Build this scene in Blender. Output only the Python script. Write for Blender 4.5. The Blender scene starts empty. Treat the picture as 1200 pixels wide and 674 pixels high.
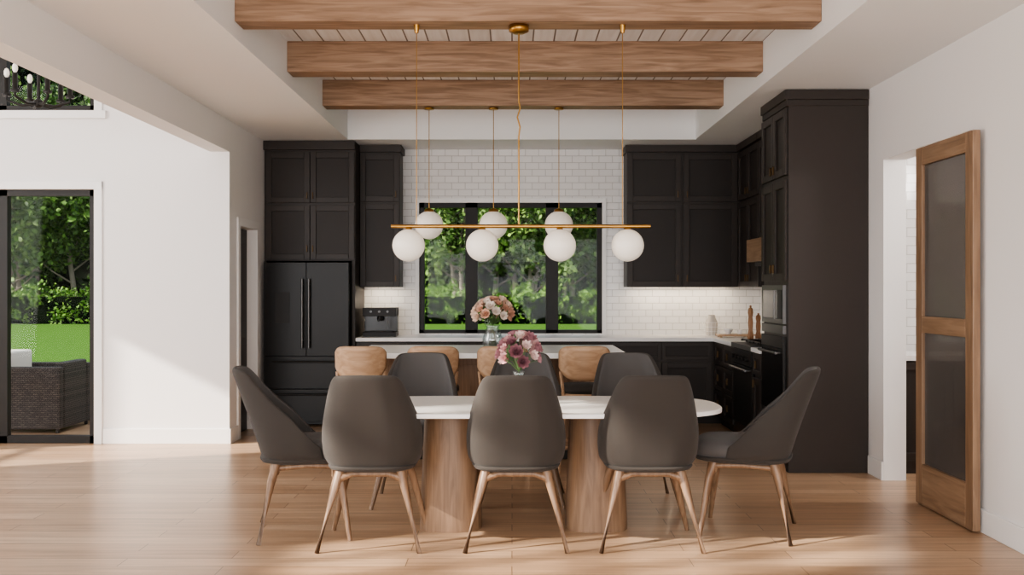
import bpy, math, random
import numpy as np
from mathutils import Vector, Matrix
random.seed(7); rng=np.random.default_rng(7)
sc=bpy.context.scene
CH=1.45

# ------------------------------------------------------------------ materials
def nodes(name):
    m=bpy.data.materials.new(name); m.use_nodes=True
    nt=m.node_tree; p=nt.nodes['Principled BSDF']
    return m,nt,p
def lin(c):
    return tuple(((x/255)/12.92 if x/255<=0.04045 else ((x/255+0.055)/1.055)**2.4) for x in c)+(1,)
def M(name,col,rough=.5,metal=0,emit=None,es=0,bump=0,bscale=80,sheen=0,coat=0,var=0,spec=.5):
    m,nt,p=nodes(name)
    c=lin(col)
    p.inputs['Base Color'].default_value=c
    p.inputs['Roughness'].default_value=rough
    p.inputs['Metallic'].default_value=metal
    p.inputs['Specular IOR Level'].default_value=spec
    if sheen: p.inputs['Sheen Weight'].default_value=sheen
    if coat: p.inputs['Coat Weight'].default_value=coat
    if emit:
        p.inputs['Emission Color'].default_value=lin(emit); p.inputs['Emission Strength'].default_value=es
    tc=nt.nodes.new('ShaderNodeTexCoord'); n=nt.nodes.new('ShaderNodeTexNoise')
    n.inputs['Scale'].default_value=bscale; n.inputs['Detail'].default_value=3
    nt.links.new(tc.outputs['Object'],n.inputs['Vector'])
    if bump:
        b=nt.nodes.new('ShaderNodeBump'); b.inputs['Strength'].default_value=bump; b.inputs['Distance'].default_value=.004
        nt.links.new(n.outputs['Fac'],b.inputs['Height']); nt.links.new(b.outputs['Normal'],p.inputs['Normal'])
    if var:
        mx=nt.nodes.new('ShaderNodeMix'); mx.data_type='RGBA'
        mx.inputs[6].default_value=tuple(x*(1-var) for x in c[:3])+(1,); mx.inputs[7].default_value=tuple(min(1,x*(1+var)) for x in c[:3])+(1,)
        nt.links.new(n.outputs['Fac'],mx.inputs[0]); nt.links.new(mx.outputs[2],p.inputs['Base Color'])
    return m
def wood(name,c1,c2,axis=0,rough=.45,scale=1.0):
    m,nt,p=nodes(name); L=nt.links
    tc=nt.nodes.new('ShaderNodeTexCoord'); mp=nt.nodes.new('ShaderNodeMapping')
    s=[14*scale]*3; s[axis]=1.1*scale; mp.inputs['Scale'].default_value=s
    L.new(tc.outputs['Object'],mp.inputs['Vector'])
    n=nt.nodes.new('ShaderNodeTexNoise'); n.inputs['Scale'].default_value=2.2; n.inputs['Detail'].default_value=6; n.inputs['Distortion'].default_value=.8
    L.new(mp.outputs['Vector'],n.inputs['Vector'])
    r=nt.nodes.new('ShaderNodeValToRGB'); r.color_ramp.elements[0].position=.32; r.color_ramp.elements[1].position=.68
    r.color_ramp.elements[0].color=lin(c1); r.color_ramp.elements[1].color=lin(c2)
    L.new(n.outputs['Fac'],r.inputs['Fac']); L.new(r.outputs['Color'],p.inputs['Base Color'])
    b=nt.nodes.new('ShaderNodeBump'); b.inputs['Strength'].default_value=.15; b.inputs['Distance'].default_value=.003
    L.new(n.outputs['Fac'],b.inputs['Height']); L.new(b.outputs['Normal'],p.inputs['Normal'])
    p.inputs['Roughness'].default_value=rough
    return m
def brickmat(name,c1,c2,mortar,bw,rh,ms,plane='xy',rough=.3,grain=None,bump=.3,offset=.5,grain_low=.72):
    m,nt,p=nodes(name); L=nt.links
    tc=nt.nodes.new('ShaderNodeTexCoord'); sp=nt.nodes.new('ShaderNodeSeparateXYZ'); cb=nt.nodes.new('ShaderNodeCombineXYZ')
    L.new(tc.outputs['Object'],sp.inputs[0])
    L.new(sp.outputs['XYZ'.index(plane[0].upper())],cb.inputs[0]); L.new(sp.outputs['XYZ'.index(plane[1].upper())],cb.inputs[1])
    br=nt.nodes.new('ShaderNodeTexBrick'); br.offset=offset; br.inputs['Scale'].default_value=1
    br.inputs['Color1'].default_value=lin(c1); br.inputs['Color2'].default_value=lin(c2); br.inputs['Mortar'].default_value=lin(mortar)
    br.inputs['Brick Width'].default_value=bw; br.inputs['Row Height'].default_value=rh; br.inputs['Mortar Size'].default_value=ms
    br.inputs['Mortar Smooth'].default_value=.1
    L.new(cb.outputs[0],br.inputs['Vector'])
    out=br.outputs['Color']
    if grain:
        mp=nt.nodes.new('ShaderNodeMapping'); mp.inputs['Scale'].default_value=grain
        L.new(cb.outputs[0],mp.inputs['Vector'])
        n=nt.nodes.new('ShaderNodeTexNoise'); n.inputs['Scale'].default_value=1; n.inputs['Detail'].default_value=6; n.inputs['Distortion'].default_value=.6
        L.new(mp.outputs['Vector'],n.inputs['Vector'])
        r=nt.nodes.new('ShaderNodeValToRGB'); r.color_ramp.elements[0].position=.3; r.color_ramp.elements[1].position=.7
        r.color_ramp.elements[0].color=(grain_low,grain_low*.98,grain_low*.95,1); r.color_ramp.elements[1].color=(1.0,1.0,1.0,1)  # darkest tint of the grain streaks
        L.new(n.outputs['Fac'],r.inputs['Fac'])
        mx=nt.nodes.new('ShaderNodeMix'); mx.data_type='RGBA'; mx.blend_type='MULTIPLY'; mx.inputs[0].default_value=1
        L.new(out,mx.inputs[6]); L.new(r.outputs['Color'],mx.inputs[7]); out=mx.outputs[2]
    L.new(out,p.inputs['Base Color'])
    b=nt.nodes.new('ShaderNodeBump'); b.invert=True; b.inputs['Strength'].default_value=bump; b.inputs['Distance'].default_value=.003
    L.new(br.outputs['Fac'],b.inputs['Height']); L.new(b.outputs['Normal'],p.inputs['Normal'])
    p.inputs['Roughness'].default_value=rough
    return m
def glassmat(name,col,tr=.93,rough=.0,frost=0,fcol=(.2,.18,.17,1)):
    m=bpy.data.materials.new(name); m.use_nodes=True; nt=m.node_tree; nt.nodes.clear()
    o=nt.nodes.new('ShaderNodeOutputMaterial'); mx=nt.nodes.new('ShaderNodeMixShader'); t=nt.nodes.new('ShaderNodeBsdfTransparent'); g=nt.nodes.new('ShaderNodeBsdfGlossy')
    t.inputs['Color'].default_value=col; g.inputs['Roughness'].default_value=rough; mx.inputs[0].default_value=1-tr
    nt.links.new(t.outputs[0],mx.inputs[1]); nt.links.new(g.outputs[0],mx.inputs[2]); last=mx
    if frost:
        df=nt.nodes.new('ShaderNodeBsdfDiffuse'); df.inputs['Color'].default_value=fcol; m2=nt.nodes.new('ShaderNodeMixShader'); m2.inputs[0].default_value=frost
        nt.links.new(mx.outputs[0],m2.inputs[1]); nt.links.new(df.outputs[0],m2.inputs[2]); last=m2
    nt.links.new(last.outputs[0],o.inputs[0])
    return m
def leafmat(name,dark,light):
    m,nt,p=nodes(name); L=nt.links
    g=nt.nodes.new('ShaderNodeNewGeometry'); r=nt.nodes.new('ShaderNodeValToRGB')
    r.color_ramp.elements[0].color=lin(dark); r.color_ramp.elements[1].color=lin(light)
    L.new(g.outputs['Random Per Island'],r.inputs['Fac']); L.new(r.outputs['Color'],p.inputs['Base Color'])
    p.inputs['Roughness'].default_value=.6; p.inputs['Specular IOR Level'].default_value=.25
    return m

WALL=M('wall_paint',(234,231,229),.6,bump=.05,bscale=150)
CEIL=M('ceiling_paint',(238,237,236),.7,bump=.04,bscale=150)
TRIM=M('trim_white',(238,236,234),.4)
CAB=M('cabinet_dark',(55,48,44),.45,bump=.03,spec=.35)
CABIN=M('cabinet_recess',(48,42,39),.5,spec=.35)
BRASS=M('brass',(176,136,78),.32,1)
BRONZE=M('bronze_pull',(92,74,54),.4,1)
STEEL=M('steel',(112,111,111),.45,1)
BLK=M('black_frame',(36,33,31),.45,spec=.3)
BLKG=M('black_gloss',(18,17,17),.2)
FRI=M('fridge_black',(32,30,29),.34,.2,spec=.3)
QUARTZ=M('white_quartz',(240,238,236),.28,bscale=4)
FLOOR=brickmat('oak_floor',(208,176,146),(188,154,124),(100,75,56),1.5,.15,.002,'xy',.28,(1.6,28,1),.3,.37,.70)
TILE=brickmat('white_tile',(232,230,228),(226,224,222),(192,188,184),.15,.075,.003,'xz',.18,None,.8)
PLANK=brickmat('shiplap',(246,246,246),(236,236,236),(130,122,114),6,.16,.006,'yx',.55,(1.5,18,1),.6,.3,.86)
BEAM=wood('beam_wood',(126,98,75),(168,138,113),0,.55,1.0)
OAKZ=wood('oak_vertical',(118,92,70),(150,121,96),2,.45)
OAKY=wood('oak_y',(126,99,76),(160,131,105),1,.45)
LEGW=wood('chair_leg_wood',(112,86,65),(142,114,90),2,.4,1.5)
STOOLW=wood('stool_wood',(166,132,102),(190,158,128),0,.4)
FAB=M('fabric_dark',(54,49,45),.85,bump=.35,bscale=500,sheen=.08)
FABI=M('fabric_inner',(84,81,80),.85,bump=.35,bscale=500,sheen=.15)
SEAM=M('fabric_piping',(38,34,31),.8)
GLOBE=M('milk_glass',(238,232,222),.4,emit=(255,238,216),es=.15,bump=.1,bscale=60)
GLASS=glassmat('clear_glass',(1,1,1,1),.995)
DGLASS=glassmat('smoked_door_glass',(.42,.40,.38,1),.84,.10,.42,(.19,.172,.158,1))
VGLASS=glassmat('vase_glass',(.86,.9,.9,1),.86,.03)

# ------------------------------------------------------------------ builder
class B:
    def __init__(s,name): s.name=name; s.v=[]; s.f=[]; s.mi=[]; s.sm=[]; s.mats=[]
    def add(s,v,f,mat,smooth=False):
        if mat not in s.mats: s.mats.append(mat)
        o=len(s.v); s.v.extend([tuple(map(float,p)) for p in v]); s.f.extend([tuple(i+o for i in q) for q in f])
        k=s.mats.index(mat); s.mi.extend([k]*len(f)); s.sm.extend([smooth]*len(f)); return s
    def box(s,x0,x1,y0,y1,z0,z1,mat):
        x0,x1=sorted((x0,x1)); y0,y1=sorted((y0,y1)); z0,z1=sorted((z0,z1))
        v=[(x0,y0,z0),(x1,y0,z0),(x1,y1,z0),(x0,y1,z0),(x0,y0,z1),(x1,y0,z1),(x1,y1,z1),(x0,y1,z1)]
        return s.add(v,[(0,3,2,1),(4,5,6,7),(0,1,5,4),(1,2,6,5),(2,3,7,6),(3,0,4,7)],mat)
    def tube(s,pts,rad,mat,n=12,caps=True):
        pts=[Vector(p) for p in pts]; k=len(pts)
        if not hasattr(rad,'__len__'): rad=[rad]*k
        v=[];f=[]
        for i,p in enumerate(pts):
            d=(pts[min(i+1,k-1)]-pts[max(i-1,0)]).normalized()
            up=Vector((0,0,1)) if abs(d.z)<.95 else Vector((0,1,0))
            a=d.cross(up).normalized(); b=a.cross(d).normalized()
            for j in range(n):
                t=2*math.pi*j/n; v.append(p+(a*math.cos(t)+b*math.sin(t))*rad[i])
        for i in range(k-1):
            for j in range(n):
                f.append((i*n+j,(i+1)*n+j,(i+1)*n+(j+1)%n,i*n+(j+1)%n))
        s.add(v,f,mat,True)
        if caps:
            s.add(v[:n],[tuple(range(n))],mat); s.add(v[-n:],[tuple(reversed(range(n)))],mat)
        return s
    def lathe(s,prof,c,mat,n=28,sx=1,sy=1,ex=1.0):
        v=[];f=[]
        for r,z in prof:
            for j in range(n):
                t=2*math.pi*j/n; cx,cy=math.cos(t),math.sin(t)
                cx=math.copysign(abs(cx)**ex,cx); cy=math.copysign(abs(cy)**ex,cy)
                v.append((c[0]+r*sx*cx,c[1]+r*sy*cy,c[2]+z))
        for i in range(len(prof)-1):
            for j in range(n): f.append((i*n+j,i*n+(j+1)%n,(i+1)*n+(j+1)%n,(i+1)*n+j))
        s.add(v,f,mat,True)
        if prof[0][0]>1e-4: s.add(v[:n],[tuple(reversed(range(n)))],mat)
        if prof[-1][0]>1e-4: s.add(v[-n:],[tuple(range(n))],mat)
        return s
    def sphere(s,c,r,mat,n=20,sz=1,sx=1,sy=1):
        prof=[(max(1e-5,r*math.sin(math.pi*i/(n//2))),-r*sz*math.cos(math.pi*i/(n//2))) for i in range(n//2+1)]
        return s.lathe(prof,c,mat,n,sx,sy)
    def build(s,loc=(0,0,0),rz=0,bevel=0,parent=None,mesh_only=False):
        me=bpy.data.meshes.new(s.name); me.from_pydata(s.v,[],s.f)
        for m in s.mats: me.materials.append(m)
        me.polygons.foreach_set('material_index',s.mi); me.polygons.foreach_set('use_smooth',s.sm); me.update()
        if mesh_only: return me
        return inst(s.name,me,loc,rz,bevel,parent)
def inst(name,me,loc=(0,0,0),rz=0,bevel=0,parent=None,scale=1):
    o=bpy.data.objects.new(name,me); sc.collection.objects.link(o)
    o.location=loc; o.rotation_euler=(0,0,rz); o.scale=(scale,)*3 if not hasattr(scale,'__len__') else scale
    if bevel:
        b=o.modifiers.new('bevel','BEVEL'); b.width=bevel; b.segments=2; b.limit_method='ANGLE'; b.angle_limit=math.radians(50)
    if parent: o.parent=parent
    return o

# ------------------------------------------------------------------ room shell
LX,RX,YB,YG=-2.62,2.79,11.0,9.1
B('floor').box(-7.65,4.95,-2.65,11.15,-.12,0,FLOOR).build()
TX0,TX1,TY0,TY1=-1.72,1.92,2.4,10.27
c=B('ceiling')
c.box(LX,TX0,-2.5,YB,3.0,3.5,CEIL).box(TX1,RX,-2.5,YB,3.0,3.5,CEIL).box(TX0,TX1,TY1,YB,3.0,3.5,CEIL).box(TX0,TX1,-2.5,TY0,3.0,3.5,CEIL)
c.box(TX0,TX1,TY0,TY1,3.36,3.5,CEIL)
c.build()
B('ceiling_shiplap').box(TX0,TX1,TY0,TY1,3.335,3.36,PLANK).build()
B('ceiling_great_room').box(-7.65,-2.8,-2.5,YG+.15,5.2,5.35,CEIL).build()
def beam(y):
    B('ceiling_beam').box(TX0,TX1,y,y+.2,3.10,3.335,BEAM).build(bevel=.006)
for y in (3.9,6.08,7.5,8.9): beam(y)
# back wall with window opening
WX0,WX1,WZ0,WZ1=-1.04,1.01,.935,2.40
B('wall_back').box(-2.8,WX0,YB,YB+.15,0,3.5,TILE).box(WX1,RX+.17,YB,YB+.15,0,3.5,TILE).box(WX0,WX1,YB,YB+.15,0,WZ0,TILE).box(WX0,WX1,YB,YB+.15,WZ1,3.5,TILE).build()
# left kitchen wall + header
B('wall_left').box(-2.8,LX,YG,9.42,0,3.5,WALL).box(-2.8,LX,10.04,YB,0,3.5,WALL).box(-2.8,LX,9.42,10.04,2.04,3.5,WALL).box(-2.8,LX,-2.5,YG,2.71,5.2,WALL).box(-2.8,LX,YG,YG+.15,3.5,5.2,WALL).build()
# great-room wall with door + upper window
GX0,GX1=-5.6,-3.87
B('wall_great_room').box(-7.65,GX0,YG,YG+.15,0,5.2,WALL).box(GX1,-2.8,YG,YG+.15,0,5.2,WALL).box(GX0,GX1,YG,YG+.15,2.36,3.09,WALL).box(GX0,GX1,YG,YG+.15,4.4,5.2,WALL).build()
# unseen outer left wall, openings placed to throw sun patches indoors
lw=B('wall_outer_left')
def yseg(y0,y1,zs):
    prev=0
    for a,b_ in zs:
        if a>prev: lw.box(-7.65,-7.5,y0,y1,prev,a,WALL)
        prev=b_
    if prev<5.2: lw.box(-7.65,-7.5,y0,y1,prev,5.2,WALL)
yseg(-2.5,1.8,[]); yseg(1.8,3.3,[(3.2,4.9)]); yseg(3.3,6.7,[]); yseg(6.7,7.75,[(.3,3.0)]); yseg(7.75,9.25,[])
lw.build()
wl=B('added_sun_window')  # added out of view: muntin bars that pattern the sun patches
for (y0,y1,z0,z1,ny,nz) in ((1.8,3.3,3.2,4.9,4,4),(6.7,7.75,.3,3.0,1,2)):
    for i in range(ny+1):
        y=y0+(y1-y0)*i/ny; wl.box(-7.6,-7.55,y-.03,y+.03,z0,z1,BLK)
    for i in range(nz+1):
        z=z0+(z1-z0)*i/nz; wl.box(-7.6,-7.55,y0,y1,z-.03,z+.03,BLK)
wl.build()
# wall behind the viewer: big glazed openings
fw=B('wall_front')
fw.box(-7.65,-7.0,-2.65,-2.5,0,5.2,WALL).box(-3.2,-2.2,-2.65,-2.5,0,5.2,WALL).box(2.4,2.96,-2.65,-2.5,0,3.5,WALL).box(-7.0,-3.2,-2.65,-2.5,4.4,5.2,WALL).box(-2.2,2.4,-2.65,-2.5,2.6,3.5,WALL)
fw.build()
wf=B('window_2')
for x in (-7,-5.73,-4.47,-3.2,-2.2,-.67,.87,2.4): wf.box(x-.04,x+.04,-2.6,-2.54,0,4.4 if x<-3 else 2.6,BLK)
wf.box(-7,-3.2,-2.6,-2.54,2.4,2.5,BLK); wf.build()
# right wall with cased opening
OY0,OY1,OZ=5.95,7.37,2.41
B('wall_right').box(RX,RX+.17,-2.5,OY0,0,3.5,WALL).box(RX,RX+.17,OY1,YB,0,3.5,WALL).box(RX,RX+.17,OY0,OY1,OZ,3.5,WALL).build()
# pantry room beyond
B('wall_pantry').box(4.8,4.95,4.4,8.35,0,2.8,WALL).box(2.96,4.95,4.25,4.4,0,2.8,WALL).box(2.96,4.8,8.2,8.35,0,2.8,TILE).build()
B('ceiling_pantry').box(2.96,4.95,4.25,8.35,2.8,2.9,CEIL).build()
# baseboards
def bb(n,*a): B(n).box(*a,TRIM).build(bevel=.004)
bb('baseboard_right',RX-.016,RX,-2.5,OY0,0,.14)
bb('baseboard_right_far',RX-.016,RX,OY1,7.66,0,.14)
bb('baseboard_great_room',GX1+.08,LX,YG-.016,YG,0,.14)
bb('baseboard_left',LX,LX+.016,YG-.016,9.34,0,.14)
t=B('trim_1'); t.box(LX,LX+.018,9.34,9.42,0,2.12,TRIM).box(LX,LX+.018,10.04,10.12,0,2.12,TRIM).box(LX,LX+.018,9.42,10.04,2.04,2.12,TRIM); t.build(bevel=.003)
t=B('trim_2'); 
t.box(GX1,GX1+.075,YG-.02,YG,0,2.435,TRIM).box(GX0-.075,GX0,YG-.02,YG,0,2.435,TRIM).box(GX0-.075,GX1+.075,YG-.022,YG,2.36,2.435,TRIM)
t.box(GX1,GX1+.075,YG-.02,YG,3.02,4.475,TRIM).box(GX0-.075,GX0,YG-.02,YG,3.02,4.475,TRIM).box(GX0-.11,GX1+.11,YG-.03,YG,3.015,3.09,TRIM).box(GX0,GX1,YG-.022,YG,4.4,4.475,TRIM)
t.build(bevel=.003)
t=B('trim_3'); t.box(WX0-.045,WX0,YB-.02,YB,.925,2.45,TRIM).box(WX1,WX1+.045,YB-.02,YB,.925,2.45,TRIM).box(WX0,WX1,YB-.02,YB,2.40,2.45,TRIM).build(bevel=.003)
# inner side door (closed, dark)
d=B('door_1'); d.box(-2.75,-2.71,9.425,10.035,.0,2.035,BLK)
for z0,z1 in ((.15,.95),(1.1,1.9)): d.box(-2.71,-2.70,9.52,9.94,z0,z1,CABIN)
d.sphere((-2.68,9.5,1.0),.025,BRASS,12); d.build(bevel=.003)
# windows
w=B('window_3'); y0,y1=YB+.02,YB+.10
def fr(w,x0,x1,z0,z1,t,mul,mw,y0,y1,bot=None):
    w.box(x0,x0+t,y0,y1,z0,z1,BLK).box(x1-t,x1,y0,y1,z0,z1,BLK).box(x0,x1,y0,y1,z1-t,z1,BLK).box(x0,x1,y0,y1,z0,z0+(bot or t),BLK)
    for m_ in mul: w.box(m_-mw/2,m_+mw/2,y0,y1,z0,z1,BLK)
    w.box(x0+.01,x1-.01,(y0+y1)/2-.003,(y0+y1)/2+.003,z0+.01,z1-.01,GLASS)
fr(w,WX0,WX1,WZ0,WZ1,.055,(-.455,.45),.14,y0,y1,.04); w.build(bevel=.004)
w=B('door_2'); fr(w,GX0,GX1,0.0,2.36,.06,(-4.75,),.11,YG+.03,YG+.10,.07); w.build(bevel=.004)
w=B('window_4'); fr(w,GX0,GX1,3.09,4.4,.055,(-4.75,),.10,YG+.03,YG+.10); w.build(bevel=.004)
# sliding wooden door with glass
d=B('door_3'); x0,x1,ya,yb=2.715,2.76,5.78,6.60
d.box(x0,x1,ya,ya+.10,.01,2.38,OAKZ).box(x0,x1,yb-.10,yb,.01,2.38,OAKZ)
d.box(x0,x1,ya+.1,yb-.1,2.26,2.38,OAKY).box(x0,x1,ya+.1,yb-.1,1.15,1.26,OAKY).box(x0,x1,ya+.1,yb-.1,.01,.28,OAKY)
d.box(2.733,2.741,ya+.1,yb-.1,.28,1.15,DGLASS).box(2.733,2.741,ya+.1,yb-.1,1.26,2.26,DGLASS)
d.build(bevel=.004)

# ------------------------------------------------------------------ cabinetry
def shaker(b,face,a0,a1,z0,z1,p,knob=None,gap=.003,st=.06):
    a0+=gap;a1-=gap;z0+=gap;z1-=gap
    def bx(u0,u1,w0,w1,d0,d1,mat):
        if face=='y': b.box(u0,u1,p-d1,p-d0,w0,w1,mat)
        else: b.box(p-d1,p-d0,u0,u1,w0,w1,mat)
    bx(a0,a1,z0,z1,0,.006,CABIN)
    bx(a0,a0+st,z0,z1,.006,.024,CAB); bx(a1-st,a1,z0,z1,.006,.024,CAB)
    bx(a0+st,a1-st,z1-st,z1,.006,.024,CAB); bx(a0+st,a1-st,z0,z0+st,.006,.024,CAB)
    if knob:
        ku,kz=knob
        bx(ku-.005,ku+.005,kz-.035,kz+.035,.024,.042,BRONZE)
k=B('fridge_cabinet')
k.box(-2.615,-2.59,10.35,10.99,0,1.73,CAB).box(-1.69,-1.655,10.35,10.99,0,1.73,CAB).box(-2.615,-1.655,10.37,10.99,1.73,2.97,CAB)
for a0,a1,kx in ((-2.60,-2.13,-2.16),(-2.13,-1.66,-2.10)):
    shaker(k,'y',a0,a1,1.74,2.32,10.37,(kx,1.86)); shaker(k,'y',a0,a1,2.34,2.88,10.37,(kx,2.42))
k.box(-2.617,-1.656,10.32,10.99,2.90,2.995,CAB).build(bevel=.003)
k=B('upper_cabinet')
k.box(-1.652,-1.22,10.67,10.99,1.455,2.97,CAB); shaker(k,'y',-1.652,-1.22,1.455,2.36,10.67,(-1.26,1.55)); shaker(k,'y',-1.652,-1.22,2.38,2.90,10.67,(-1.26,2.46))
k.box(-1.652,-1.20,10.63,10.99,2.92,2.995,CAB).build(bevel=.003)
k=B('upper_cabinet')
k.box(1.25,2.785,10.67,10.99,1.455,2.97,CAB)
for a0,a1,kx in ((1.25,1.84,1.80),(1.86,2.45,1.90)):
    shaker(k,'y',a0,a1,1.455,2.36,10.67,(kx,1.55)); shaker(k,'y',a0,a1,2.38,2.90,10.67,(kx,2.46))
k.box(1.23,2.45,10.63,10.99,2.92,2.995,CAB)
k.box(2.47,2.785,9.75,10.66,1.455,2.97,CAB); shaker(k,'x',9.75,10.2,1.455,2.36,2.47,(10.15,1.55)); shaker(k,'x',10.2,10.63,1.455,2.36,2.47,(10.25,1.55))
shaker(k,'x',9.75,10.2,2.38,2.90,2.47,(10.15,2.46)); shaker(k,'x',10.2,10.63,2.38,2.90,2.47,(10.25,2.46))
k.box(2.43,2.785,9.75,10.67,2.92,2.995,CAB).build(bevel=.003)
k=B('range_hood'); k.box(2.47,2.785,8.85,9.74,1.92,2.92,CAB).box(2.33,2.785,8.84,9.745,1.70,1.92,OAKY).box(2.40,2.785,8.9,9.7,1.66,1.70,STEEL).box(2.43,2.785,8.85,9.745,2.92,2.995,CAB)
shaker(k,'x',8.85,9.74,1.93,2.90,2.47); k.build(bevel=.003)
k=B('base_cabinet')
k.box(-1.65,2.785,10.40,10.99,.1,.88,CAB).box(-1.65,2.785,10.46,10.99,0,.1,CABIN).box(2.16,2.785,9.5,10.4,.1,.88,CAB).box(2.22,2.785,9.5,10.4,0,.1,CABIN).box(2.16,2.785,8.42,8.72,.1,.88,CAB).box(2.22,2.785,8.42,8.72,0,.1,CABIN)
xs=np.linspace(-1.65,2.12,8)
for i in range(7):
    shaker(k,'y',xs[i],xs[i+1],.12,.66,10.40); shaker(k,'y',xs[i],xs[i+1],.68,.87,10.40,st=.04)
for a0,a1 in ((9.5,9.93),(9.93,10.37)):
    for z0,z1 in ((.12,.38),(.39,.64),(.65,.87)): shaker(k,'x',a0,a1,z0,z1,2.16,((a0+a1)/2,(z0+z1)/2),st=.04)
shaker(k,'x',8.43,8.72,.12,.66,2.16,(8.66,.6)); shaker(k,'x',8.43,8.72,.68,.87,2.16,(8.58,.775),st=.04)
k.build(bevel=.003)
k=B('kitchen_counter'); k.box(-1.65,2.785,10.34,10.99,.88,.92,QUARTZ).box(2.12,2.785,9.5,10.34,.88,.92,QUARTZ).box(2.12,2.785,8.42,8.72,.88,.92,QUARTZ).build(bevel=.004)
# range
k=B('gas_range'); k.box(2.15,2.78,8.725,9.495,.02,.9,BLKG).box(2.12,2.78,8.725,9.495,.88,.925,STEEL).box(2.135,2.15,8.74,9.48,.18,.72,BLK).box(2.13,2.15,8.74,9.48,.74,.87,BLK)
k.tube([(2.09,8.8,.7),(2.09,9.42,.7)],.012,STEEL)
for y in (8.82,9.40): k.tube([(2.09,y,.7),(2.14,y,.7)],.008,STEEL)
for i in range(5): k.tube([(2.10,8.85+.13*i,.80),(2.135,8.85+.13*i,.80)],.02,BLK)
for x in (2.22,2.38,2.54,2.68): k.box(x-.008,x+.008,8.76,9.46,.945,.96,BLK)
for y in (8.8,8.98,9.11,9.24,9.42): k.box(2.2,2.7,y-.008,y+.008,.94,.955,BLK)
for x in (2.3,2.6):
    for y in (8.9,9.32): k.lathe([(.05,0),(.05,.015),(.03,.02)],(x,y,.925),BLK,16)
k.build(bevel=.002)
# oven tower
k=B('pantry_tower'); tx,ty0,ty1=2.16,7.67,8.41
k.box(tx,2.785,ty0,ty1,.0,2.97,CAB)
k.box(tx-.03,2.785,ty0-.016,ty1,2.92,2.995,CAB)
k.box(tx-.015,2.785,ty0-.008,ty1,2.87,2.92,CAB)
shaker(k,'x',ty0+.01,(ty0+ty1)/2,2.33,2.86,tx,(8.0,2.40)); shaker(k,'x',(ty0+ty1)/2,ty1,2.33,2.86,tx,(8.08,2.40))
shaker(k,'x',ty0+.01,(ty0+ty1)/2,1.50,2.30,tx,(8.0,1.6)); shaker(k,'x',(ty0+ty1)/2,ty1,1.50,2.30,tx,(8.08,1.6))
shaker(k,'x',ty0+.01,ty1,.10,.42,tx,(8.04,.26))
k.build(bevel=.004)
k=B('microwave_oven'); k.box(tx-.03,tx-.001,ty0+.05,ty1-.04,1.16,1.47,STEEL).box(tx-.034,tx-.03,ty0+.2,ty1-.1,1.20,1.43,BLKG).box(tx-.034,tx-.03,ty0+.07,ty0+.17,1.2,1.43,BLK)
k.tube([(tx-.06,ty0+.185,1.2),(tx-.06,ty0+.185,1.43)],.008,STEEL); k.box(tx-.03,tx-.001,ty0+.05,ty1-.04,1.08,1.15,STEEL); k.build(bevel=.002)
k=B('wall_oven'); k.box(tx-.03,tx-.001,ty0+.05,ty1-.04,.45,1.06,BLKG).box(tx-.034,tx-.03,ty0+.05,ty1-.04,.97,1.06,BLK).tube([(tx-.07,ty0+.1,.93),(tx-.07,ty1-.1,.93)],.011,STEEL)
for y in (ty0+.13,ty1-.13): k.tube([(tx-.07,y,.93),(tx-.02,y,.93)],.008,STEEL)
k.build(bevel=.002)
# pantry base cabinet beyond opening
k=B('pantry_cabinet'); k.box(2.98,4.78,7.65,8.19,.0,.88,CAB).box(2.98,4.78,7.62,8.19,.88,.92,QUARTZ)
for i in range(4): shaker(k,'y',2.98+.45*i,3.43+.45*i,.1,.87,7.65,(3.2+.45*i,.78))
k.build(bevel=.003)
# fridge
k=B('refrigerator'); fx0,fx1,fy=-2.58,-1.70,10.26
k.box(fx0,fx1,fy,10.98,.02,1.71,FRI)
mid=(fx0+fx1)/2
k.box(fx0,mid-.003,fy-.055,fy-.005,.74,1.71,FRI).box(mid+.003,fx1,fy-.055,fy-.005,.74,1.71,FRI)
k.box(fx0,fx1,fy-.055,fy-.005,.40,.73,FRI).box(fx0,fx1,fy-.055,fy-.005,.06,.39,FRI)
for x in (mid-.035,mid+.035):
    k.tube([(x,fy-.10,.82),(x,fy-.10,1.54)],.012,STEEL)
    for z in (.9,1.48): k.tube([(x,fy-.10,z),(x,fy-.05,z)],.008,STEEL)
for z in (.68,.34):
    k.tube([(fx0+.1,fy-.10,z),(fx1-.1,fy-.10,z)],.010,BLK)
    for x in (fx0+.15,fx1-.15): k.tube([(x,fy-.10,z),(x,fy-.05,z)],.008,BLK)
k.box(fx0+.12,fx0+.27,fy-.057,fy-.054,1.08,1.40,BLK)
k.build(bevel=.006)
# island
k=B('kitchen_island'); ix0,ix1,iy0,iy1=-1.30,.93,7.92,9.05
k.box(ix0,ix1,iy0,iy1,.875,.92,QUARTZ)
k.box(ix0+.06,ix1-.06,iy0+.30,iy1-.03,.09,.875,OAKZ).box(ix0+.1,ix1-.1,iy0+.36,iy1-.08,0,.09,BLK)
for i in range(5):
    x=ix0+.095+(ix1-ix0-.19)*i/4; k.box(x-.035,x+.035,iy0+.283,iy0+.30,.19,.80,OAKZ)
k.box(ix0+.06,ix1-.06,iy0+.283,iy0+.30,.80,.875,OAKZ).box(ix0+.06,ix1-.06,iy0+.283,iy0+.30,.09,.19,OAKZ)
k.build(bevel=.004)

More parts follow.
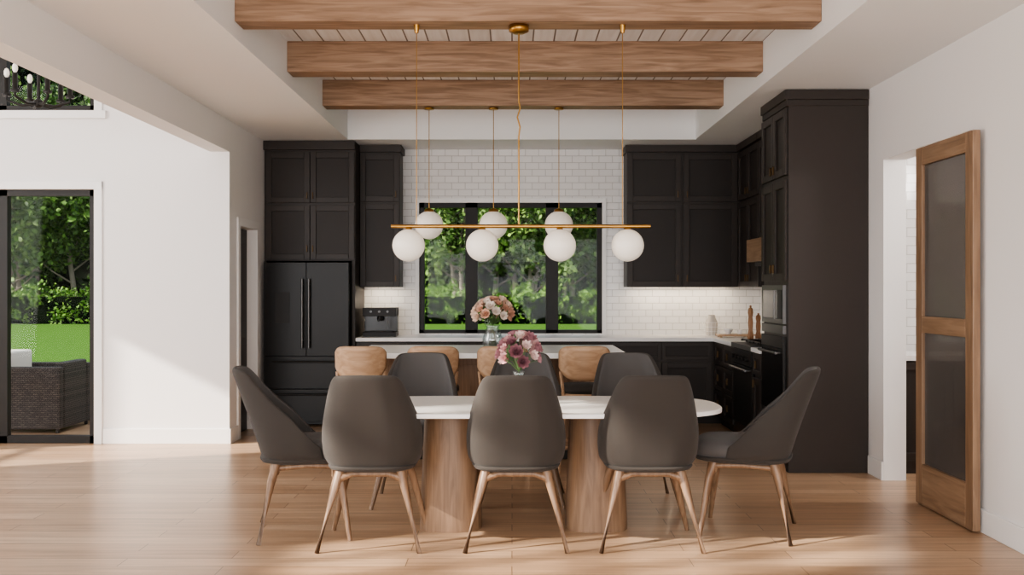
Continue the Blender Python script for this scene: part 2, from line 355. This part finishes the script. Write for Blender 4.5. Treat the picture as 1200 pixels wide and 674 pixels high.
# ------------------------------------------------------------------ dining table
k=B('dining_table'); cx,cy,L,W=.07,5.88,2.34,.92
n=96; ring=[]
for j in range(n):
    t=2*math.pi*j/n; a,b=math.cos(t),math.sin(t)
    e=.42; ring.append((cx+L/2*math.copysign(abs(a)**e,a), cy+W/2*math.copysign(abs(b)**(.75),b)))
def slab(z0,z1,inset0,inset1,mat):
    v=[];f=[]
    for z,i_ in ((z0,inset0),(z0+.004,0),(z1-.004,0),(z1,inset1)):
        for x,y in ring:
            q=Vector((x-cx,y-cy)); q*= (1-i_/q.length) if q.length else 1; v.append((cx+q.x,cy+q.y,z))
    for r in range(3):
        for j in range(n): f.append((r*n+j,r*n+(j+1)%n,(r+1)*n+(j+1)%n,(r+1)*n+j))
    f.append(tuple(reversed(range(n)))); f.append(tuple(range(3*n,4*n)))
    k.add(v,f,mat)
slab(.722,.75,.015,.004,QUARTZ)
for px in (-.37,.51):
    k.lathe([(.205,.0),(.205,.02),(.19,.35),(.172,.722)],(px,5.97,0),OAKZ,48,.92,.85,.75)
k.build()

# ------------------------------------------------------------------ dining chair
def chair_meshes():
    b=B('chair_shell'); nt_,nv=41,10; v=[];f=[]
    for iv in range(nv):
        for it in range(nt_):
            t=-1+2*it/(nt_-1); a=abs(t); sg=1 if t>=0 else -1
            zt=np.interp(a,[0,.30,.37,.42,.48,.56,.66,.78,.9,1],[.98,.979,.975,.955,.895,.80,.70,.625,.565,.53])
            z0=.448; fr_=iv/(nv-1); z=z0+(zt-z0)*fr_
            hw=np.interp(z,[.45,.465,.50,.56,.64,.72,.82,.98],[.24,.264,.273,.280,.280,.266,.242,.204])
            if a<.62:
                th=a/.62*math.pi/2
                x=hw*math.sin(th)**.60; y=-.235*max(0,math.cos(th))**.7
            else:
                x=hw*(1-.08*((a-.62)/.38)**2); y=(a-.62)/.38*.12
            lean=.17*((z-.448)/.5)**1.1
            y-=lean*(1 if a<.62 else 1-.3*(a-.62)/.38)
            v.append((sg*x,y,z))
    for iv in range(nv-1):
        for it in range(nt_-1):
            p=iv*nt_+it; f.append((p,p+nt_,p+nt_+1,p+1))
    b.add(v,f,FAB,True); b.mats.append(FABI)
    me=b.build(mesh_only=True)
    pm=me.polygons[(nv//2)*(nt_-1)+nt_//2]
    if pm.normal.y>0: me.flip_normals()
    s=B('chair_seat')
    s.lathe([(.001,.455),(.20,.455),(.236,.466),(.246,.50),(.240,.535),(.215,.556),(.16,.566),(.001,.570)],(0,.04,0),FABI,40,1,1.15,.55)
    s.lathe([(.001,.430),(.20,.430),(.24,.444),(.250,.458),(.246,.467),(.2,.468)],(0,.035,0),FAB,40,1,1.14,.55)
    ms=s.build(mesh_only=True)
    l=B('chair_legs')
    for sx in (-1,1):
        for fy_,ty in ((-.25,-.15),(.26,.19)):
            l.tube([(sx*.165,ty,.445),(sx*.195,ty+(fy_-ty)*.30,.34),(sx*.28,fy_,0)],[.028,.024,.013],LEGW,14)
    for sx in (-1,1): l.tube([(sx*.17,-.16,.41),(sx*.165,.02,.42),(sx*.17,.2,.41)],.018,LEGW,8)
    for y in (-.16,.19): l.tube([(-.185,y,.39),(-.10,y,.418),(.10,y,.418),(.185,y,.39)],[.026,.018,.018,.026],LEGW,10)
    return me,ms,l.build(mesh_only=True)
SH,SE,LG=chair_meshes()
def chair(x,y,deg):
    e=bpy.data.objects.new('dining_chair',None); sc.collection.objects.link(e); e.location=(x,y,0); e.rotation_euler=(0,0,math.radians(deg)); e.empty_display_size=.2
    o=inst('shell',SH,parent=e)
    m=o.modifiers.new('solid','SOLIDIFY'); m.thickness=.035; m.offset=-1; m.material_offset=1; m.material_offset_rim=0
    m=o.modifiers.new('sub','SUBSURF'); m.levels=1; m.render_levels=2
    inst('seat',SE,parent=e); inst('legs',LG,parent=e)
for x in (-.785,.023,.766): chair(x,5.60,0)
chair(-.64,6.66,180); chair(.07,6.68,178); chair(.82,6.66,181)
chair(-1.24,5.84,-78); chair(1.41,5.84,72)

# ------------------------------------------------------------------ counter stools
def stool_mesh():
    b=B('counter_stool'); n=21; vo=[];f=[]
    rows=9
    for layer,R in ((0,.235),(1,.217)):
        for r in range(rows):
            v_=r/(rows-1)
            for i in range(n):
                u=-1+2*i/(n-1); th=u*1.02
                zb=.735+.10*abs(u)**3.5; zt=1.0-.05*abs(u)**6
                z=zb+(zt-zb)*v_
                vo.append((R*math.sin(th),-R*math.cos(th)*.85-.03*(z-.73)/.27,z))
    N=rows*n
    for r in range(rows-1):
        for i in range(n-1):
            p=r*n+i; f.append((p,p+1,p+n+1,p+n)); q=N+p; f.append((q,q+n,q+n+1,q+1))
    for i in range(n-1):
        f.append((i,N+i,N+i+1,i+1)); p=(rows-1)*n+i; f.append((p,p+1,N+p+1,N+p))
    for r in range(rows-1):
        p=r*n; f.append((p,p+n,N+p+n,N+p)); p=r*n+n-1; f.append((p,N+p,N+p+n,p+n))
    b.add(vo,f,STOOLW,True)
    b.lathe([(.001,.63),(.18,.63),(.195,.645),(.195,.67),(.18,.69),(.001,.70)],(0,.0,0),FAB,28,1,1,.8)
    b.lathe([(.001,.60),(.185,.60),(.19,.628),(.001,.629)],(0,0,0),STOOLW,28,1,1,.8)
    for sx in (-1,1):
        b.tube([(sx*.15,-.14,.61),(sx*.205,-.19,0)],[.018,.012],STOOLW); b.tube([(sx*.15,.14,.61),(sx*.205,.19,0)],[.018,.012],STOOLW)
        b.tube([(sx*.16,-.13,.62),(sx*.185,-.125,.8)],[.014,.012],STOOLW)
        b.tube([(sx*.19,-.177,.22),(sx*.19,.177,.22)],.009,STOOLW)
    for y in (-.177,.177): b.tube([(-.19,y,.22),(.19,y,.22)],.009,STOOLW)
    return b.build(mesh_only=True)
SM=stool_mesh()
for x in (-1.17,-.61,-.07,.56): inst('counter_stool',SM,(x,7.72,0),bevel=0)

# ------------------------------------------------------------------ lights fixtures
k=B('linear_globe_chandelier'); y=6.17; zb=1.835
k.tube([(-.76,y,zb),(.87,y,zb)],.012,BRASS,12)
k.lathe([(.001,3.098),(.062,3.098),(.062,3.06),(.03,3.045),(.001,3.045)][::-1],(.043,y,0),BRASS,24)
k.tube([(.043,y,3.05),(.043,y,2.62),(.052,y,2.58),(.034,y,2.52),(.050,y,2.46),(.043,y,2.40),(.043,y,zb)],.005,BRASS,8)
for x in (-.60,.695):
    k.tube([(x,y,zb),(x,y,3.1)],.0025,BRASS,6); k.lathe([(.012,3.05),(.016,3.07),(.02,3.1)],(x,y,0),BRASS,12)
for x in (-.65,-.187,.30,.727):
    k.lathe([(.022,-.03),(.022,.0),(.012,.012)],(x,y,1.818),BRASS,14); k.sphere((x,y,1.715),.102,GLOBE,32)
k.build()
for x in (-.76,-.17,.43):
    k=B('globe_pendant'); k.sphere((0,0,0),.130,GLOBE,32); k.lathe([(.045,.115),(.045,.14),(.012,.155)],(0,0,0),BRASS,18); k.tube([(0,0,.15),(0,0,1.07)],.0035,BRASS,6); k.lathe([(.001,1.06),(.045,1.06),(.045,1.075),(.001,1.077)],(0,0,0),BRASS,18)
    k.build((x,9.0,2.022))
k=B('candelabra_chandelier')
k.tube([(0,0,0),(0,0,2.25)],.014,BLK,8).sphere((0,0,0),.04,BLK,12)
for i in range(6):
    a=i*math.pi/3+.2; ca,sa=math.cos(a),math.sin(a); R=.24
    k.tube([(0,0,.0),(R*.5*ca,R*.5*sa,-.02),(R*ca,R*sa,0.02),(R*ca,R*sa,.06)],.011,BLK,8)
    k.lathe([(.03,.05),(.036,.07),(.020,.075),(.020,.20),(.001,.20)],(R*ca,R*sa,0),BLK,12); k.sphere((R*ca,R*sa,.24),.022,GLOBE,10,1.8)
k.build((-3.86,8.0,2.95))

# ------------------------------------------------------------------ flowers and small things
PINK=[M('petal_%d'%i,c_,.6) for i,c_ in enumerate([(206,160,160),(160,112,120),(226,200,194),(136,92,100)])]
PEACH=[M('petal_p%d'%i,c_,.6) for i,c_ in enumerate([(226,184,160),(238,212,192),(208,160,136),(238,224,212)])]
STEM=M('stem_green',(80,104,60),.6); LEAFG=M('leaf_green',(70,96,58),.6)
def petal(b,c,dirv,up,w,l,mat):
    d=Vector(dirv).normalized(); s_=d.cross(up).normalized(); u=s_.cross(d).normalized(); c=Vector(c); v=[]
    for i in range(5):
        t=i/4; ww=w*math.sin(math.pi*(.12+.80*t))
        for j in (-1,0,1): v.append(c+d*(l*t)+s_*(ww*j)+u*(l*.55*t*t-abs(j)*-.12*w))
    f=[(i*3+j,i*3+j+1,i*3+j+4,i*3+j+3) for i in range(4) for j in range(2)]
    b.add(v,f,mat,True)
def bloom(b,c,r,nrm,mat):
    nrm=Vector(nrm).normalized(); a=nrm.orthogonal().normalized(); q=nrm.cross(a)
    for ring_,(cnt,tilt,ln) in enumerate(((8,.15,1),(7,.6,.8),(5,1.3,.6),(3,2.6,.45))):
        for i in range(cnt):
            th=2*math.pi*(i+ring_*.4)/cnt; rad=a*math.cos(th)+q*math.sin(th)
            d=(rad+nrm*tilt).normalized(); petal(b,c,d,nrm if abs(d.dot(nrm))<.93 else rad,r*.42,r*ln,mat)
    b.sphere(c,r*.28,mat,8)
def bouquet(name,loc,R,H,vr,vh,mats,n,br):
    b=B(name)
    b.lathe([(vr*.7,0),(vr,.02),(vr*1.05,vh*.45),(vr*.7,vh*.8),(vr*.62,vh*.9),(vr*.8,vh),(vr*.76,vh),(vr*.58,vh*.9),(vr*.98,vh*.45),(vr*.9,.012),(.001,.012)],(0,0,0),VGLASS,28)
    rr=random.Random(3)
    for i in range(n):
        ph=i*2.39996; f_=(i+.5)/n; el=math.acos(1-f_*1.15)
        d=Vector((math.sin(el)*math.cos(ph),math.sin(el)*math.sin(ph),math.cos(el)))
        p=Vector((0,0,vh+H*.35))+Vector((d.x*R,d.y*R,d.z*H*.62))*(.85+.25*rr.random())
        b.tube([(d.x*vr*-.4,d.y*vr*-.4,.03),(0,0,vh),p],.0022,STEM,5,False)
        bloom(b,p,br*(.8+.4*rr.random()),d+Vector((0,-.1,.15)),mats[i%len(mats)])
    for i in range(26):
        ph=i*2.1; el=.5+1.3*rr.random(); d=Vector((math.sin(el)*math.cos(ph),math.sin(el)*math.sin(ph),math.cos(el)))
        p=Vector((0,0,vh+H*.3))+Vector((d.x*R,d.y*R,d.z*H*.5))*.75
        petal(b,p,d+Vector((0,0,.1)),Vector((0,.2,1)),.012,.075,LEAFG)
    return b.build(loc)
bouquet('flower_vase',(.04,5.86,.75),.105,.23,.05,.20,PINK,24,.042)
bouquet('flower_vase',(-.165,8.40,.921),.145,.23,.085,.21,PEACH,36,.042)
k=B('coffee_machine')
k.box(-.18,.18,-.13,.13,0,.05,BLK).box(-.18,.18,.0,.13,.05,.30,BLKG).box(-.18,.18,-.13,.13,.22,.31,BLK).box(-.13,.13,-.12,-.0,.05,.058,STEEL)
for x in (-.09,.0,.09): k.tube([(x,-.13,.27),(x,-.15,.27)],.012,STEEL,14)
k.lathe([(.03,.17),(.035,.19),(.03,.22)],(0,-.06,0),BLK,16).tube([(0,-.06,.18),(0,-.19,.175)],.011,BLK,8).box(.09,.10,-.14,-.13,.08,.2,STEEL).build((-1.43,10.7,.92),bevel=.01)
WMILL=wood('mill_wood',(140,96,64),(184,138,98),2,.4,2)
def mill(x,y,h,mat):
    k=B('pepper_mill'); k.lathe([(.001,0),(.03,0),(.032,.02*h/.2),(.02,.28*h),(.026,.5*h),(.02,.68*h),(.028,.8*h),(.022,.92*h),(.008,.95*h),(.012,h),(.001,h*1.02)],(0,0,0),mat,20).build((x,y,.92))
mill(2.46,10.12,.34,WMILL); mill(2.56,10.2,.26,WMILL)
k=B('serving_board'); k.box(-.17,.17,-.10,.10,.012,.032,STOOLW)
for x in (-.14,.14):
    for y in (-.07,.07): k.lathe([(.012,0),(.012,.012)],(x,y,0),STOOLW,10)
k.box(.17,.25,-.02,.02,.014,.03,STOOLW)
k.lathe([(.02,.032),(.045,.07),(.05,.09),(.046,.09),(.001,.045)],(-.05,0,0),QUARTZ,20).lathe([(.025,.032),(.03,.08),(.027,.08),(.001,.04)],(.08,.02,0),QUARTZ,16).build((2.36,10.48,.92),bevel=.003)
k=B('wire_basket')
for z,r in ((.005,.07),(.05,.085),(.10,.095),(.15,.10)):
    k.tube([(r*math.cos(t),r*math.sin(t),z) for t in np.linspace(0,2*math.pi,25)],.003,TRIM,6,False)
for i in range(14):
    t=2*math.pi*i/14; k.tube([(.07*math.cos(t),.07*math.sin(t),.005),(.10*math.cos(t),.10*math.sin(t),.15)],.002,TRIM,5)
k.lathe([(.06,.006),(.065,.15),(.06,.16),(.04,.2),(.035,.23),(.001,.23)],(0,0,0),M('stoneware',(214,206,196),.5),20).build((2.19,10.76,.92))

# ------------------------------------------------------------------ outdoors
GRASS=M('grass',(70,104,40),.95,bump=1,bscale=10,var=.5,spec=.05)
PATIO=brickmat('patio_stone',(168,170,176),(156,158,166),(120,120,124),.6,.6,.006,'xy',.6,None,.3,0)
B('lawn').add([(-90,9.2,-.14),(-2.79,9.2,-.14),(-2.79,11.1,-.14),(90,11.1,-.14),(90,110,-.14),(-90,110,-.14)],[(0,1,2,3,4,5)],GRASS).build()
B('patio').box(-9,-2.85,9.27,12.2,-.14,-.01,PATIO).build()
def leaves(n,centers,size,spread):
    idx=rng.integers(0,len(centers),n); c=centers[idx]+rng.normal(0,1,(n,3))*spread
    a=rng.normal(0,1,(n,3)); a/=np.linalg.norm(a,axis=1)[:,None]
    r=rng.normal(0,1,(n,3)); b_=np.cross(a,r); b_/=np.linalg.norm(b_,axis=1)[:,None]
    s_=size*(.6+.8*rng.random(n))[:,None]
    V=np.stack([c-a*s_*.5,c+b_*s_*.3,c+a*s_*.5,c-b_*s_*.3],1).reshape(-1,3)
    return V.tolist(),[(4*i,4*i+1,4*i+2,4*i+3) for i in range(n)]
LF=[leafmat('foliage_a',(38,64,26),(110,144,66)),leafmat('foliage_b',(28,50,21),(82,114,54)),leafmat('foliage_c',(50,76,34),(130,162,82)),leafmat('foliage_d',(18,34,15),(56,82,40))]
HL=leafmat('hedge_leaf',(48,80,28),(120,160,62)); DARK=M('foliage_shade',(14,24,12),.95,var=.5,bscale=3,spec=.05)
BARK=M('bark',(146,134,120),.9,bump=.6,bscale=20,var=.3)
def tree_mesh(seed,h,rad,lm,low,nl=12000,stems=None,t0=.22,sp=.42,tk=1):
    r=random.Random(seed); b=B('tree'); cents=[]
    ns=stems or r.choice((1,2,3))
    for s_ in range(ns):
        ox=r.uniform(-.4,.4); base=Vector((ox*.4,r.uniform(-.2,.2),-.14)); top=Vector((ox*3,r.uniform(-.8,.8),h*.8))
        midp=(base+top)/2+Vector((r.uniform(-.4,.4),0,0)); b.tube([base,base.lerp(midp,.6),midp,top],[.14*tk,.11*tk,.08*tk,.03],BARK,8)
        for i in range(11):
            t=t0+.07*i; st=base.lerp(midp,t*2) if t<.5 else midp.lerp(top,min(1,(t-.5)*2))
            an=r.uniform(0,6.28); ln=rad*r.uniform(.5,.95)*(1.1-t*.5)
            en=st+Vector((math.cos(an)*ln,math.sin(an)*ln,ln*r.uniform(.5,1.0))); b.tube([st,st.lerp(en,.5)+Vector((0,0,-.1)),en],[.045*tk,.032*tk,.012],BARK,6)
            if en.z>low*.75: cents+= [en]
    for i in range(34):
        u=Vector((r.gauss(0,1),r.gauss(0,1),r.gauss(0,1))).normalized()*r.uniform(.6,1)
        cents.append(Vector((u.x*rad,u.y*rad,low+(h-low)*.5+u.z*(h-low)*.5)))
    V,F=leaves(nl,np.array([tuple(c_) for c_ in cents]),.23,sp)
    b.add(V,F,lm); return b.build(mesh_only=True)
TM=[tree_mesh(1,9,2.6,LF[0],2.4,13000),tree_mesh(2,12,3.0,LF[1],2.2,13000),tree_mesh(5,7,2.1,LF[2],2.5,9500,3,.2,.38,.8),tree_mesh(9,13,3.2,LF[0],2.8,14000),tree_mesh(13,8,2.4,LF[2],2.6,10000,2,.26,.38,.9)]
rt=random.Random(11)
def tr(i,x,y,s=1): inst('tree',TM[i],(x,y,0),rt.uniform(0,6.28),scale=s)
OFF=6.0
x=-44
while x<16:
    tr(1,x,OFF+rt.uniform(46,50),rt.uniform(1.0,1.25)); x+=rt.uniform(2.8,3.8)
for i,x,y,s in ((2,.85,40.8,1.15),(4,-2.4,41.0,1.1),(0,4.6,42,1.0),(0,-.9,43.5,1.0),(4,-5.4,42,1),(2,7.2,42,1.1),(0,2.6,43.6,.9),(0,-21.0,41.2,1.1),(3,-25.5,42.5,1.0),(4,-17,41.5,1),(3,-13.5,44,.95),(2,-23.6,40.9,1.15),(3,-30,43,1),(0,-35,43,1),(2,-10,41,1),(3,-19.5,44,1.05)):
    tr(i,x,y+OFF,s)
# distant woods
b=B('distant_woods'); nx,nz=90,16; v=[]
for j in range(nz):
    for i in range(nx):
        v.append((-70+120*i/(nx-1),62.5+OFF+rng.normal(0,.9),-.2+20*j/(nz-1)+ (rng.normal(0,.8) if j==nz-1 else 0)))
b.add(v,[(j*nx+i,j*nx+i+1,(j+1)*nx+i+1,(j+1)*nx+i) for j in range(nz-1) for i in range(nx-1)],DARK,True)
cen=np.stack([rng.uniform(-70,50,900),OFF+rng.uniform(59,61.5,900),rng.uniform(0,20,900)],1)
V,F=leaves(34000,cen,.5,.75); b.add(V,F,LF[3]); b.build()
# hedge
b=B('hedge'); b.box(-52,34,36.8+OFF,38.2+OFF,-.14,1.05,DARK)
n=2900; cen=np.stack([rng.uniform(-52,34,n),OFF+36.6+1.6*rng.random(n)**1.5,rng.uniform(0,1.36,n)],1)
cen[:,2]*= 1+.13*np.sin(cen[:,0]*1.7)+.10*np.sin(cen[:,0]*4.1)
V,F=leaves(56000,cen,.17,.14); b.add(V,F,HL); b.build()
# wicker armchair
WICK=brickmat('wicker',(74,66,62),(52,46,43),(22,19,17),.05,.02,.003,'xz',.7,None,1)
CUSH=M('cushion_cream',(222,216,208),.9,bump=.2,bscale=200)
k=B('wicker_armchair')
k.box(-.42,.42,-.33,-.23,.04,.66,WICK).box(-.42,.42,.30,.40,.04,.66,WICK).box(.32,.42,-.23,.30,.04,.70,WICK).box(-.42,.32,-.23,.30,.06,.30,WICK)
for x in (-.38,.38):
    for y in (-.29,.36): k.box(x-.02,x+.02,y-.02,y+.02,-.01,.05,BLK)
k.box(-.42,.31,-.22,.29,.30,.44,CUSH).box(-.42,-.14,-.2,.27,.44,.80,CUSH)
k.build((-4.90,10.05,0),bevel=.03)
k=B('wicker_side_table'); k.box(-.2,.2,-.2,.2,.03,.36,WICK).box(-.21,.21,-.21,.21,.36,.39,WICK)
for x in (-.17,.17):
    for y in (-.17,.17): k.box(x-.02,x+.02,y-.02,y+.02,-.01,.04,BLK)
k.build((-4.58,10.85,0),bevel=.01)

# ------------------------------------------------------------------ lighting
w=bpy.data.worlds.new('sky'); sc.world=w; w.use_nodes=True
bg=w.node_tree.nodes['Background']; bg.inputs[0].default_value=(.80,.90,1,1); bg.inputs[1].default_value=1.2
def look(o,d): o.rotation_euler=Vector(d).to_track_quat('-Z','Y').to_euler()
def light(name,kind,loc,d,energy,col=(1,1,1),**kw):
    l=bpy.data.lights.new(name,kind); l.energy=energy; l.color=col
    for a,b_ in kw.items(): setattr(l,a,b_)
    o=bpy.data.objects.new(name,l); sc.collection.objects.link(o); o.location=loc; look(o,d); return o
light('sun','SUN',(-20,-5,15),(.85,.30,-.43),10.0,(1,.91,.80),angle=.02)
light('fill_front','AREA',(0.1,-2.35,1.5),(0,1,.02),215,(1,.985,.97),shape='RECTANGLE',size=4.4,size_y=2.3)  # added area fill behind the viewer, stands in for daylight
light('fill_great_room','AREA',(-5.1,-2.35,2.3),(.25,1,0),175,(1,.99,.985),shape='RECTANGLE',size=3.6,size_y=4.0)  # added area fill for the great room, boosts the sky light
light('fill_left','AREA',(-7.35,4.8,2.4),(1,.1,-.05),205,(1,.98,.965),shape='RECTANGLE',size=3.0,size_y=4.0)  # added side fill in front of solid wall, no window here
for (x,sx) in ((-1.43,.38),(1.9,1.1)):
    light('under_cabinet_light','AREA',(x,10.85,1.448),(0,.1,-1),3.2*sx,(1,.82,.6),shape='RECTANGLE',size=sx,size_y=.03)
light('pantry_fill','POINT',(3.9,6.6,2.5),(0,0,-1),45,(1,.95,.9),shadow_soft_size=.15)  # added fill lamp without a fixture, brightens the enclosed pantry

# ------------------------------------------------------------------ camera
cam=bpy.data.cameras.new('camera'); co=bpy.data.objects.new('camera',cam); sc.collection.objects.link(co)
co.location=(0,0,CH); co.rotation_euler=(math.pi/2,0,0); cam.lens=34.5; cam.sensor_width=36; cam.clip_end=300
sc.camera=co
try:
    sc.view_settings.view_transform='AgX'; sc.view_settings.look='AgX - Medium High Contrast'
except Exception as e: print(e)
sc.view_settings.exposure=0.33
